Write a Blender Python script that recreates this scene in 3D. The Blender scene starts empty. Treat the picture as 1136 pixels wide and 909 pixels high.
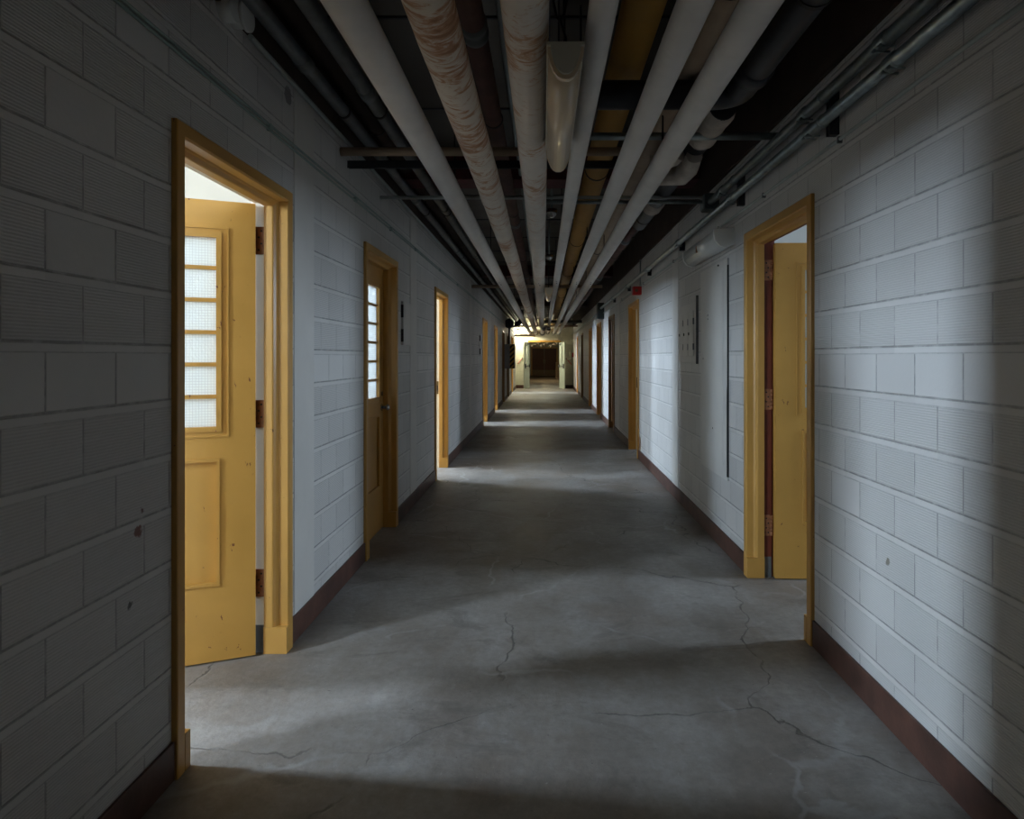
import bpy, bmesh, math, random
from mathutils import Vector, Matrix
random.seed(7)
C = bpy.context.scene.collection
sc = bpy.context.scene
H = 1.40                      # eye height
XL, XR = -1.23, 1.309         # corridor wall faces
TH = 0.14                     # wall thickness
YB, YE, YF = -3.2, 29.4, 49.0   # behind the camera, the lobby wall, the far doors
CEIL = 3.10
RXL, RXR = -5.4, 5.5          # outer walls of the side rooms

# ------------------------------------------------------------------ materials
def s2l(c):
    return tuple((v/12.92 if v <= .04045 else ((v+.055)/1.055)**2.4) for v in c)
def rgb(r, g, b): return s2l((r/255, g/255, b/255)) + (1,)

class N:
    """small wrapper for building node trees"""
    def __init__(s, name):
        s.m = bpy.data.materials.new(name); s.m.use_nodes = True
        s.t = s.m.node_tree; s.b = s.t.nodes['Principled BSDF']; s.out = s.t.nodes['Material Output']
    def n(s, typ, **kw):
        nd = s.t.nodes.new(typ)
        for k, v in kw.items(): setattr(nd, k, v)
        return nd
    def put(s, inp, v):
        if hasattr(v, 'is_output') or isinstance(v, bpy.types.NodeSocket): s.t.links.new(v, inp)
        else: inp.default_value = v
    def math(s, op, a, b=0.0, c=None, clamp=False):
        nd = s.n('ShaderNodeMath', operation=op); nd.use_clamp = clamp
        s.put(nd.inputs[0], a); s.put(nd.inputs[1], b)
        if c is not None: s.put(nd.inputs[2], c)
        return nd.outputs[0]
    def coord(s):
        return s.n('ShaderNodeTexCoord').outputs['Object']
    def mapping(s, vec, scale=(1, 1, 1), loc=(0, 0, 0)):
        nd = s.n('ShaderNodeMapping'); s.put(nd.inputs['Vector'], vec)
        nd.inputs['Scale'].default_value = scale; nd.inputs['Location'].default_value = loc
        return nd.outputs[0]
    def noise(s, vec, scale, detail=4, rough=.55, dist=0.0):
        nd = s.n('ShaderNodeTexNoise'); s.put(nd.inputs['Vector'], vec)
        nd.inputs['Scale'].default_value = scale; nd.inputs['Detail'].default_value = detail
        nd.inputs['Roughness'].default_value = rough; nd.inputs['Distortion'].default_value = dist
        return nd.outputs['Fac']
    def ramp(s, fac, lo, hi, a=0.0, b=1.0):
        nd = s.n('ShaderNodeMapRange'); nd.clamp = True
        s.put(nd.inputs[0], fac); nd.inputs[1].default_value = lo; nd.inputs[2].default_value = hi
        nd.inputs[3].default_value = a; nd.inputs[4].default_value = b
        return nd.outputs[0]
    def mix(s, fac, a, b, blend='MIX'):
        nd = s.n('ShaderNodeMix', data_type='RGBA', blend_type=blend)
        s.put(nd.inputs[0], fac); s.put(nd.inputs[6], a); s.put(nd.inputs[7], b)
        return nd.outputs[2]
    def bump(s, h, strength=.4, dist=.01):
        nd = s.n('ShaderNodeBump'); nd.inputs['Strength'].default_value = strength
        nd.inputs['Distance'].default_value = dist; s.put(nd.inputs['Height'], h)
        s.t.links.new(nd.outputs[0], s.b.inputs['Normal'])
    def base(s, c): s.put(s.b.inputs['Base Color'], c)
    def rough(s, v): s.put(s.b.inputs['Roughness'], v)

def plain(name, col, rough=.6, metal=0.0, var=.12, scale=9, bump=.0):
    k = N(name); v = k.coord()
    f = k.noise(v, scale, 5)
    dark = tuple(x*(1-var) for x in col[:3]) + (1,)
    lite = tuple(min(1, x*(1+var)) for x in col[:3]) + (1,)
    k.base(k.mix(k.ramp(f, .3, .7), dark, lite)); k.rough(rough); k.b.inputs['Metallic'].default_value = metal
    if bump: k.bump(k.noise(v, scale*6, 3), bump, .004)
    return k.m

def block_wall(name, tint):
    """painted ribbed blocks in running bond; joints run along the object's Y or X"""
    k = N(name); v = k.coord()
    sep = k.n('ShaderNodeSeparateXYZ'); k.put(sep.inputs[0], v)
    along = k.math('ADD', sep.outputs[1], sep.outputs[0]); z = sep.outputs[2]
    CH, BL = .177, .27
    zc = k.math('DIVIDE', k.math('ADD', z, .006), CH)
    row = k.math('FLOOR', zc); fz = k.math('FRACT', zc)
    off = k.math('MULTIPLY', k.math('FLOORED_MODULO', row, 2.0), .5)
    ac = k.math('ADD', k.math('DIVIDE', along, BL), off)
    fa = k.math('FRACT', ac); colm = k.math('FLOOR', ac)
    # band of bedding mortar at the foot of each course, and the hairline over it
    bed = k.ramp(k.math('ABSOLUTE', k.math('SUBTRACT', fz, .08)), .055, .08, 1, 0)
    line = k.ramp(k.math('ABSOLUTE', k.math('SUBTRACT', fz, .155)), .012, .028, 1, 0)
    line2 = k.ramp(k.math('ABSOLUTE', k.math('SUBTRACT', fz, .005)), .008, .02, 1, 0)
    notbed = k.math('SUBTRACT', 1.0, bed)
    hj = k.math('MULTIPLY', k.ramp(k.math('ABSOLUTE', k.math('SUBTRACT', fa, .5)), .484, .492, 0, 1), notbed)
    groove = k.math('MAXIMUM', k.math('MAXIMUM', line, k.math('MULTIPLY', line2, .5)), hj)
    wob = k.noise(v, 22, 3)
    groove = k.math('MULTIPLY', groove, k.ramp(wob, .3, .55, .35, 1))
    # ribbed faces except the one smooth course and a few single blocks
    comb = k.n('ShaderNodeCombineXYZ'); k.put(comb.inputs[0], row); k.put(comb.inputs[1], colm)
    wn = k.n('ShaderNodeTexWhiteNoise', noise_dimensions='2D'); k.put(wn.inputs['Vector'], comb.outputs[0])
    rnd = wn.outputs['Value']
    smooth_course = k.math('COMPARE', row, 7.0, .1)
    rib_on = k.math('MULTIPLY', k.math('SUBTRACT', 1.0, smooth_course), k.ramp(rnd, .03, .035, 0, 1))
    rib_on = k.math('MULTIPLY', rib_on, k.math('SUBTRACT', notbed, hj, clamp=True), clamp=True)
    rib = k.math('SINE', k.math('MULTIPLY', z, 2*math.pi/.0088))
    rib01 = k.math('MULTIPLY_ADD', rib, .5, .5)
    ribd = k.math('MULTIPLY', k.math('SUBTRACT', 1.0, rib01), rib_on)
    # height
    h = k.math('MULTIPLY', bed, -.35)
    h = k.math('SUBTRACT', h, k.math('MULTIPLY', groove, 1.0))
    h = k.math('SUBTRACT', h, k.math('MULTIPLY', ribd, .34))
    h = k.math('ADD', h, k.math('MULTIPLY', k.noise(v, 60, 3), .25))
    k.bump(h, .8, .004)
    big = k.ramp(k.noise(v, .9, 4), .3, .7, .93, 1.05)
    val = k.math('MULTIPLY', big, k.ramp(rnd, 0, 1, .93, 1.03))
    val = k.math('MULTIPLY', val, k.math('SUBTRACT', 1.0, k.math('MULTIPLY', ribd, .12)))  # shade in the rib valleys, darkened into the colour
    val = k.math('MULTIPLY', val, k.math('SUBTRACT', 1.0, k.math('MULTIPLY', rib_on, .03)))
    val = k.math('MULTIPLY', val, k.math('SUBTRACT', 1.0, k.math('MULTIPLY', groove, .42)))
    vv = k.n('ShaderNodeCombineColor')
    for i in range(3): k.put(vv.inputs[i], k.math('MULTIPLY', val, tint[i]))
    # paint chips
    chip = k.ramp(k.noise(k.mapping(v, (1, 1, .6)), 7.0, 6, .7), .765, .785, 0, 1)
    col = k.mix(chip, vv.outputs[0], rgb(96, 74, 60))
    wob2 = k.math('MULTIPLY', k.noise(v, 70, 4), .03)
    for (px, py, pz, rad, cc) in ((-1.23, 2.01, .87, .020, rgb(120, 58, 44)), (-1.23, 2.03, .93, .010, rgb(110, 80, 66)), (-1.23, 1.97, .66, .012, rgb(60, 50, 46)),
                                  (-1.23, 3.19, 2.66, .045, rgb(120, 116, 112)), (1.309, 2.52, .62, .016, rgb(120, 112, 92)), (1.309, 9.0, .22, .10, rgb(140, 100, 66))):
        dd = k.n('ShaderNodeVectorMath', operation='DISTANCE'); k.put(dd.inputs[0], v); dd.inputs[1].default_value = (px, py, pz)
        col = k.mix(k.ramp(k.math('ADD', dd.outputs['Value'], wob2), rad+.010, rad+.016, .85, 0), col, cc)
    k.base(col)
    k.rough(.62)
    return k.m

M = {}
M['block'] = block_wall('white_block', (.64, .615, .585))
M['block_end'] = block_wall('cream_block', (.60, .59, .47))
M['smooth'] = plain('smooth_white_paint', (.61, .58, .54, 1), .6, var=.05, scale=3, bump=.15)
M['room_dim'] = plain('darkened_room_paint', (.38, .37, .34, 1), .8, var=.05, scale=2)  # room paint darkened so the right-hand rooms look dimmer
M['room'] = plain('room_paint', (.46, .41, .33, 1), .8, var=.04, scale=2)
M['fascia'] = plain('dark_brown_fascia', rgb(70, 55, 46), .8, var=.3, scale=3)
M['base'] = plain('maroon_base', rgb(80, 52, 42), .5, var=.4, scale=7, bump=.2)
M['black'] = plain('black_iron', rgb(42, 43, 48), .45, var=.3, scale=5, bump=.1)
M['hanger'] = plain('hanger_steel', rgb(50, 46, 44), .6, .3)
M['galv'] = plain('galvanized', rgb(150, 160, 160), .38, .75, var=.25, scale=14)
M['greypipe'] = plain('grey_pipe', rgb(104, 107, 108), .5, .15, var=.25, scale=8)
M['conduit'] = plain('painted_conduit', rgb(175, 182, 178), .5, var=.1)
M['greenwire'] = plain('grey_green_cable', rgb(140, 155, 148), .5)
M['maroon'] = plain('maroon_pipe', rgb(96, 64, 54), .65, var=.35, scale=6, bump=.15)
M['redbeam'] = plain('dark_red_beam', rgb(88, 34, 36), .7, var=.3)
M['tan'] = plain('tan_lagging', rgb(168, 146, 122), .7, var=.12, bump=.2)
M['plaster'] = plain('plaster_lagging', rgb(190, 180, 168), .8, var=.15, scale=16, bump=.5)
M['red'] = plain('alarm_red', rgb(190, 30, 30), .4)
M['white'] = plain('white_enamel', rgb(225, 225, 220), .45, var=.03)
M['chrome'] = plain('chrome', rgb(200, 200, 200), .2, 1.0, var=.05)
M['brass'] = plain('aged_brass', rgb(110, 95, 70), .35, .8)
M['darkbox'] = plain('dark_grey_box', rgb(70, 78, 78), .5)
M['darkplastic'] = plain('black_plastic', rgb(25, 25, 26), .4)
M['creamrabbet'] = plain('cream_rabbet', rgb(226, 218, 200), .5, var=.04)
M['maroonrabbet'] = plain('maroon_rabbet', rgb(110, 50, 34), .5, var=.15)
M['endleaf'] = plain('pale_green_leaf', rgb(205, 216, 202), .4, var=.04)
M['farleaf'] = plain('dark_red_leaf', rgb(84, 36, 30), .5, var=.15)
M['kick'] = plain('kick_plate', rgb(105, 88, 66), .4, .3)
M['hinge'] = plain('bronze_hinge', rgb(150, 98, 66), .42, .1, var=.35, scale=40)

def yellow_paint(name, col, chipcol, chip=.72):
    k = N(name); v = k.coord()
    f = k.noise(v, 2.5, 4)
    c = k.mix(k.ramp(f, .3, .7), tuple(x*.9 for x in col[:3])+(1,), tuple(x*1.06 for x in col[:3])+(1,))
    g = k.noise(k.mapping(v, (1.8, 1.8, 1.1)), 15, 6, .66, .4)
    c = k.mix(k.ramp(g, chip, chip+.02), c, chipcol)
    st = k.noise(k.mapping(v, (1, 1, 4)), 16, 5, .7)
    c = k.mix(k.ramp(st, .71, .78, 0, .5), c, rgb(120, 84, 40))
    k.base(c); k.rough(k.ramp(f, .3, .7, .34, .46))
    k.bump(k.math('ADD', k.noise(v, 40, 3), k.math('MULTIPLY', g, .6)), .12, .004)
    return k.m
M['yellow'] = yellow_paint('mustard_paint', rgb(200, 150, 72), rgb(112, 58, 40), .665)
M['yellow_frame'] = yellow_paint('mustard_frame', rgb(200, 150, 74), rgb(96, 60, 42), .69)
M['brown_frame'] = yellow_paint('brown_frame', rgb(140, 98, 50), rgb(90, 60, 40), .74)

# floor: worn concrete
k = N('worn_concrete'); v = k.coord()
a = k.noise(v, 1.1, 7, .6, .6); b = k.noise(k.mapping(v, (1, .5, 1)), 3.2, 8, .68); d = k.noise(v, 24, 5, .7)
c = k.mix(k.ramp(a, .3, .7), (.165, .140, .118, 1), (.315, .290, .265, 1))
c = k.mix(k.ramp(b, .44, .70, 0, .6), c, (.43, .41, .39, 1))
c = k.mix(k.ramp(k.noise(v, .8, 5, .6), .5, .66, 0, .65), c, (.165, .122, .088, 1))
c = k.mix(k.ramp(k.noise(k.mapping(v, (1, 1.6, 1), (7, 2, 0)), 2.2, 8, .72, .8), .54, .66, 0, .5), c, (.10, .088, .078, 1))
c = k.mix(k.ramp(d, .35, .75, 0, .45), c, (.12, .105, .092, 1))
c = k.mix(k.ramp(k.noise(v, 60, 4, .65), .66, .74, 0, .7), c, (.44, .42, .39, 1))
c = k.mix(k.ramp(k.noise(k.mapping(v, (1, 1, 1), (3, 9, 0)), 34, 4, .7), .67, .72, 0, .7), c, (.05, .042, .036, 1))
wv = k.n('ShaderNodeVectorMath', operation='ADD'); k.put(wv.inputs[0], v)
nz = k.n('ShaderNodeTexNoise'); k.put(nz.inputs['Vector'], v); nz.inputs['Scale'].default_value = 1.7; nz.inputs['Detail'].default_value = 6
sm = k.n('ShaderNodeVectorMath', operation='SCALE'); k.put(sm.inputs[0], nz.outputs['Color']); sm.inputs['Scale'].default_value = .55
k.put(wv.inputs[1], sm.outputs[0])
vo = k.n('ShaderNodeTexVoronoi', feature='DISTANCE_TO_EDGE'); k.put(vo.inputs['Vector'], wv.outputs[0]); vo.inputs['Scale'].default_value = .62
crack = k.math('MULTIPLY', k.ramp(vo.outputs['Distance'], .0014, .004, 1, 0), k.ramp(k.noise(v, 2.1, 4), .42, .55, 0, 1))
c = k.mix(k.math('MULTIPLY', crack, .6), c, (.045, .04, .036, 1))
vo2 = k.n('ShaderNodeTexVoronoi', feature='DISTANCE_TO_EDGE'); k.put(vo2.inputs['Vector'], k.mapping(wv.outputs[0], (1.3, 1.1, 1), (3, 5, 0))); vo2.inputs['Scale'].default_value = .8
lightcrack = k.math('MULTIPLY', k.ramp(vo2.outputs['Distance'], .004, .014, 1, 0), k.ramp(k.noise(v, 1.6, 4), .5, .6, 0, 1))
c = k.mix(k.math('MULTIPLY', lightcrack, .4), c, (.42, .41, .40, 1))
k.base(c); k.rough(k.ramp(b, .3, .7, .45, .62))
k.b.inputs['Specular IOR Level'].default_value = .4
k.bump(k.math('SUBTRACT', k.math('ADD', k.noise(v, 30, 5), k.math('MULTIPLY', b, .8)), k.math('MULTIPLY', crack, 1.5)), .4, .006)
M['floor'] = k.m

# ceiling: dark concrete planks
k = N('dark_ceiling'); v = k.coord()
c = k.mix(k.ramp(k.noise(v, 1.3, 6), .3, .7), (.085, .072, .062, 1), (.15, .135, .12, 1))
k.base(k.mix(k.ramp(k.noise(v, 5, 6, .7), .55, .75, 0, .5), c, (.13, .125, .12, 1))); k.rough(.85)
k.bump(k.noise(v, 18, 4), .3, .01)
M['ceiling'] = k.m

def lagging(name, basecol, rust, amount, wrinkle=.35):
    """painted canvas lagging, rust coloured water stains in wrinkled rings"""
    k = N(name); v = k.coord()
    c = k.mix(k.ramp(k.noise(v, 6, 4), .3, .7), tuple(x*.88 for x in basecol[:3])+(1,), basecol)
    w = k.noise(k.mapping(v, (5, 13, 5)), 1.5, 7, .68, 1.4)
    patch = k.noise(k.mapping(v, (1.4, 1.6, 1.4)), 1.3, 3)
    f = k.math('ADD', w, k.math('MULTIPLY', patch, .55))
    c = k.mix(k.ramp(f, amount, amount+.10, 0, .8), c, rust)
    c = k.mix(k.ramp(f, amount+.10, amount+.2, 0, .7), c, tuple(x*.55 for x in rust[:3])+(1,))
    k.base(c); k.rough(.6)
    k.bump(k.math('ADD', w, k.math('MULTIPLY', k.noise(v, 45, 3), .25)), wrinkle, .012)
    return k.m
M['lag_white'] = lagging('white_lagging', rgb(212, 207, 201), rgb(176, 140, 104), 1.12, .12)
M['lag_rust'] = lagging('rust_stained_lagging', rgb(212, 200, 184), rgb(168, 108, 52), .785, .55)
M['lag_some'] = lagging('lightly_stained_lagging', rgb(212, 202, 190), rgb(176, 126, 78), .83, .25)
M['lag_yellow'] = lagging('ochre_lagging', rgb(192, 142, 56), rgb(110, 76, 34), .92, .25)

# wired textured glass
k = N('wired_glass'); v = k.coord()
sep = k.n('ShaderNodeSeparateXYZ'); k.put(sep.inputs[0], v)
def wire(sock):
    f = k.math('FRACT', k.math('DIVIDE', sock, .0125)); return k.ramp(k.math('ABSOLUTE', k.math('SUBTRACT', f, .5)), .41, .45, 0, 1)
wr = k.math('MAXIMUM', wire(sep.outputs[0]), wire(sep.outputs[2]))
tr = k.n('ShaderNodeBsdfTranslucent'); tr.inputs['Color'].default_value = (.95, .97, .97, 1)
gl = k.n('ShaderNodeBsdfTransparent'); gl.inputs['Color'].default_value = (.93, .96, .96, 1)
mx = k.n('ShaderNodeMixShader'); mx.inputs[0].default_value = .5; k.t.links.new(tr.outputs[0], mx.inputs[1]); k.t.links.new(gl.outputs[0], mx.inputs[2])
gs = k.n('ShaderNodeBsdfGlossy'); gs.inputs['Roughness'].default_value = .2; gs.inputs['Color'].default_value = (.6, .6, .6, 1)
m2 = k.n('ShaderNodeMixShader'); m2.inputs[0].default_value = .06; k.t.links.new(mx.outputs[0], m2.inputs[1]); k.t.links.new(gs.outputs[0], m2.inputs[2])
df = k.n('ShaderNodeBsdfDiffuse'); df.inputs['Color'].default_value = (.16, .16, .16, 1)
m3 = k.n('ShaderNodeMixShader'); k.put(m3.inputs[0], k.math('MULTIPLY', wr, .38)); k.t.links.new(m2.outputs[0], m3.inputs[1]); k.t.links.new(df.outputs[0], m3.inputs[2])
k.t.links.new(m3.outputs[0], k.out.inputs[0])
bp = k.n('ShaderNodeBump'); bp.inputs['Strength'].default_value = .6; bp.inputs['Distance'].default_value = .004; k.put(bp.inputs['Height'], k.noise(v, 90, 3))
for nd in (tr, gs): k.t.links.new(bp.outputs[0], nd.inputs['Normal'])
M['glass'] = k.m

# hazard stripes
k = N('hazard_stripes'); v = k.coord(); sep = k.n('ShaderNodeSeparateXYZ'); k.put(sep.inputs[0], v)
f = k.math('FRACT', k.math('DIVIDE', k.math('SUBTRACT', sep.outputs[2], sep.outputs[0]), .15))
k.base(k.mix(k.math('GREATER_THAN', f, .55), rgb(35, 34, 32), rgb(215, 170, 60))); k.rough(.5); M['hazard'] = k.m

def acrylic(name, col, r):
    k = N(name); k.base(col); k.rough(r); k.b.inputs['Coat Weight'].default_value = .6; k.b.inputs['Coat Roughness'].default_value = .12
    return k.m
M['diffuser'] = acrylic('cream_acrylic', rgb(216, 194, 162), .3)
M['diffuser_white'] = acrylic('white_acrylic', rgb(215, 216, 212), .3)

def emit(name, col, strength):
    m = bpy.data.materials.new(name); m.use_nodes = True; t = m.node_tree
    t.nodes.remove(t.nodes['Principled BSDF'])
    e = t.nodes.new('ShaderNodeEmission'); e.inputs[0].default_value = col; e.inputs[1].default_value = strength
    t.links.new(e.outputs[0], t.nodes['Material Output'].inputs[0]); return m
DAY = (.64, .81, 1.0, 1)

# ------------------------------------------------------------------ mesh helpers
def finish(bm, name, mat, parent=None, smooth=False, bevel=0.0, kind=None):
    bmesh.ops.recalc_face_normals(bm, faces=bm.faces)
    me = bpy.data.meshes.new(name); bm.to_mesh(me); bm.free()
    for m in (mat if isinstance(mat, (list, tuple)) else [mat]): me.materials.append(m)
    if smooth:
        for p in me.polygons: p.use_smooth = True
    o = bpy.data.objects.new(name, me); C.objects.link(o)
    if parent: o.parent = parent
    if bevel:
        md = o.modifiers.new('bevel', 'BEVEL'); md.width = bevel; md.segments = 2; md.limit_method = 'ANGLE'
    if kind: o['kind'] = kind
    return o
def add_box(bm, x0, x1, y0, y1, z0, z1, mi=0):
    vs = [bm.verts.new((x, y, z)) for z in (z0, z1) for y in (y0, y1) for x in (x0, x1)]
    for q in ((0, 1, 3, 2), (4, 6, 7, 5), (0, 4, 5, 1), (2, 3, 7, 6), (0, 2, 6, 4), (1, 5, 7, 3)):
        f = bm.faces.new([vs[i] for i in q]); f.material_index = mi
    return bm
def box(name, dims, mat, parent=None, bevel=0.0, kind=None):
    return finish(add_box(bmesh.new(), *dims), name, mat, parent, bevel=bevel, kind=kind)
def add_tube(bm, pts, r, seg=20, caps=True, lump=0.0, mi=0):
    """tube through pts; r number or list"""
    pts = [Vector(p) for p in pts]; rings = []
    ref = None
    for i, p in enumerate(pts):
        d = (pts[min(i+1, len(pts)-1)] - pts[max(i-1, 0)]).normalized()
        if ref is None: ref = d.orthogonal().normalized()
        ref = (ref - d*ref.dot(d)).normalized(); u = ref; w = d.cross(u)
        rr = r[i] if isinstance(r, (list, tuple)) else r
        ring = []
        for j in range(seg):
            a = 2*math.pi*j/seg
            q = rr*(1 + (random.uniform(-lump, lump) if lump else 0))
            ring.append(bm.verts.new(p + (u*math.cos(a) + w*math.sin(a))*q))
        rings.append(ring)
    for A, B in zip(rings, rings[1:]):
        for j in range(seg):
            f = bm.faces.new((A[j], A[(j+1) % seg], B[(j+1) % seg], B[j])); f.smooth = True; f.material_index = mi
    if caps:
        bm.faces.new(rings[0]).material_index = mi; bm.faces.new(rings[-1][::-1]).material_index = mi
    return bm
def tube(name, pts, r, mat, parent=None, seg=20, lump=0.0):
    return finish(add_tube(bmesh.new(), pts, r, seg, True, lump), name, mat, parent)
def thing(name, label, cat, loc=(0, 0, 0), rotz=0, group=None, kind=None):
    o = bpy.data.objects.new(name, None); C.objects.link(o); o.empty_display_size = .1
    o.location = loc; o.rotation_euler = (0, 0, rotz)
    return tag(o, label, cat, group, kind)
def tag(o, label, cat, group=None, kind=None):
    o['label'] = label; o['category'] = cat
    if group: o['group'] = group
    if kind: o['kind'] = kind
    return o
def arc(cx, cy, r, a0, a1, n):
    return [(cx + r*math.cos(math.radians(a0+(a1-a0)*i/n)), cy + r*math.sin(math.radians(a0+(a1-a0)*i/n))) for i in range(n+1)]

# ------------------------------------------------------------------ door schedule
# side, outer near, outer far, state, hinge side ('n'/'f'), angle open, frame material
DOORS = [
    ('L', 2.19, 3.20, 67, 'f', 'yellow', 'mustard half-glazed door standing open into a bright room, nearest on the left wall'),
    ('L', 4.53, 5.52, 0, 'n', 'yellow', 'closed mustard half-glazed door with round knob, second on the left wall'),
    ('L', 7.46, 8.44, 100, 'n', 'yellow', 'mustard doorway with a bright opening and floor light, third on the left wall'),
    ('L', 13.35, 14.35, 100, 'n', 'yellow', 'mustard doorway glowing beyond the small wall panel, fourth on the left wall'),
    ('L', 16.5, 17.5, 95, 'n', 'yellow', 'mustard door frame, fifth on the left wall'),
    ('L', 19.65, 20.6, 0, 'n', 'brown', 'dark brown door frame just before the striped grey box, left wall'),
    ('L', 22.3, 23.3, 0, 'n', 'brown', 'dark door frame just beyond the striped grey box, left wall'),
    ('L', 25.3, 26.3, 95, 'n', 'yellow', 'farthest doorway on the left wall, before the pale double doors'),
    ('R', -1.7, -.65, 95, 'n', 'yellow', 'unseen mustard doorway added on the right behind the viewpoint for fill light'),  # added opening, lets fill light into the near corridor
    ('R', 3.20, 4.27, 88, 'f', 'yellow', 'mustard half-glazed door ajar with maroon rabbet and bronze hinges, nearest on the right wall'),
    ('R', 9.08, 10.1, 95, 'n', 'yellow', 'mustard doorway beneath the red alarm box, right wall'),
    ('R', 12.2, 13.2, 0, 'f', 'brown', 'dark brown door frame, third on the right wall'),
    ('R', 15.0, 16.1, 0, 'f', 'yellow', 'mustard door frame beyond the dark brown one, fourth on the right wall'),
    ('R', 17.9, 18.9, 0, 'f', 'yellow', 'dull mustard door frame, fifth on the right wall'),
    ('R', 21.8, 22.8, 0, 'f', 'brown', 'dark door frame, sixth on the right wall'),
    ('R', 25.0, 25.9, 0, 'f', 'yellow', 'farthest mustard door frame on the right wall'),
]
def openings(side): return [(d[1]+.03, d[2]-.03) for d in DOORS if d[0] == side]

# ------------------------------------------------------------------ shell
def struct(o, label, cat): return tag(o, label, cat, kind='structure')
fl = box('floor', (RXL-.2, RXR+.2, YB, YF+.3, -.12, 0), M['floor']); struct(fl, 'worn cracked grey concrete corridor floor with stains', 'floor')
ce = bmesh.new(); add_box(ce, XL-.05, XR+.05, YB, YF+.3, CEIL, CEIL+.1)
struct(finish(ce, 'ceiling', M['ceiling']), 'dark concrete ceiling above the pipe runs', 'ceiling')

def corridor_wall(side):
    bm = bmesh.new()
    x0, x1 = (XL-TH, XL) if side == 'L' else (XR, XR+TH)
    y = YB
    for (a, b) in openings(side):
        add_box(bm, x0, x1, y, a, 0, CEIL+.2); add_box(bm, x0, x1, a, b, 2.165, CEIL+.2); y = b
    add_box(bm, x0, x1, y, YF+.3, 0, CEIL+.2)
    return bm
struct(finish(corridor_wall('L'), 'wall_left', M['block']), 'white painted ribbed block wall on the left of the corridor', 'wall')
struct(finish(corridor_wall('R'), 'wall_right', M['block']), 'white painted ribbed block wall on the right of the corridor', 'wall')
struct(box('wall_back', (XL, XR, YB, YB+.1, 0, CEIL), M['block']), 'block wall closing the corridor behind the viewpoint', 'wall')

def baseboard(side, y0=YB, y1=YE):
    bm = bmesh.new(); y = y0
    f = (lambda: (XL, XL+.012)) if side == 'L' else (lambda: (XR-.012, XR))
    x0, x1 = f()
    for d in DOORS:
        if d[0] != side: continue
        add_box(bm, x0, x1, y, d[1], 0, .128); y = d[2]
    add_box(bm, x0, x1, y, y1, 0, .128)
    return bm
struct(finish(baseboard('L'), 'baseboard_left', M['base'], bevel=.003), 'dark maroon painted base along the left wall', 'baseboard')
struct(finish(baseboard('R'), 'baseboard_right', M['base'], bevel=.003), 'maroon painted base along the right wall, scuffed', 'baseboard')
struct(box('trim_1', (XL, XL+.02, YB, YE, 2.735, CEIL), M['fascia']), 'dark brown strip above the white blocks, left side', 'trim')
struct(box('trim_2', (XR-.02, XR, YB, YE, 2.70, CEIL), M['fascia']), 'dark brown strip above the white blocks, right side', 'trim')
for i, (y0, y1) in enumerate(((3.26, 3.54), (6.1, 6.40), (11.0, 11.3), (15.1, 15.4), (18.4, 18.7))):
    struct(box('trim_%d' % (3+i), (XL-.01, XL+.004, y0, y1, .128, 2.735), M['smooth']),
           ['smooth painted strip right beside the nearest left door', 'smooth painted strip between the second and third left doors',
            'smooth painted strip before the fourth left door', 'smooth painted strip between the fourth and fifth left doors', 'smooth painted strip between the fifth and sixth left doors'][i], 'wall strip')
for i, (y0, y1) in enumerate(((6.42, 6.72), (11.4, 11.7), (16.9, 17.2))):
    struct(box('trim_%d' % (8+i), (XR-.004, XR+.01, y0, y1, .128, 2.70), M['smooth']),
           ['smooth painted strip beside the small breaker cabinet', 'smooth painted strip between the second and third right doors', 'smooth painted strip far down the right wall'][i], 'wall strip')

# ceiling plank seams and cross beams
bm = bmesh.new()
y = YB + .4
while y < YF:
    add_box(bm, XL, XR, y, y+.015, CEIL-.012, CEIL+.01); y += 1.22
for x in (-.66, 0.02, .68): add_box(bm, x, x+.015, YB, YF, CEIL-.014, CEIL+.01)
struct(finish(bm, 'trim_11', M['black']), 'thin black battens over the ceiling joints', 'trim')
struct(box('trim_12', (XL+.02, XR-.02, 5.45, 5.75, 2.86, CEIL), M['redbeam'], bevel=.006), 'dark red beam crossing the ceiling above the pipes', 'beam')
struct(box('trim_13', (XL+.02, XR-.02, 12.3, 12.6, 2.90, CEIL), M['redbeam'], bevel=.006), 'dark red beam crossing the ceiling farther along', 'beam')
struct(box('trim_14', (XL+.02, XR-.02, 19.6, 19.9, 2.90, CEIL), M['fascia'], bevel=.006), 'dark brown beam crossing the far ceiling', 'beam')

# side rooms
def room_side(side, parts, wins):
    xi, xo = (XL-TH, RXL) if side == 'L' else (XR+TH, RXR)
    s = -1 if side == 'L' else 1
    word = 'left' if side == 'L' else 'right'
    lo, hi = min(xi, xo), max(xi, xo)
    ys, ye = parts[0], parts[-1]
    bm = bmesh.new()
    paint = M['room'] if side == 'L' else M['room_dim']
    for y in parts: add_box(bm, lo, hi, y, y+.1, 0, 3.25)
    struct(finish(bm, 'wall_partition_'+word, paint), 'cream partition walls of the rooms on the %s' % word, 'wall')
    struct(box('ceiling_room_'+word, (lo, hi, ys, ye+.1, 3.25, 3.35), paint), 'pale ceiling of the rooms on the %s' % word, 'ceiling')
    # outer wall with its window openings
    bm = bmesh.new(); ox0, ox1 = (xo-.12, xo) if side == 'L' else (xo, xo+.12); y = ys
    for (a, b, z0, z1, st) in sorted(wins):
        add_box(bm, ox0, ox1, y, a, 0, 3.3); add_box(bm, ox0, ox1, a, b, 0, z0); add_box(bm, ox0, ox1, a, b, z1, 3.3); y = b
    add_box(bm, ox0, ox1, y, ye+.1, 0, 3.3)
    struct(finish(bm, 'wall_outer_'+word, paint), 'cream outer wall of the rooms on the %s' % word, 'wall')
WCOUNT = [0]
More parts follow.
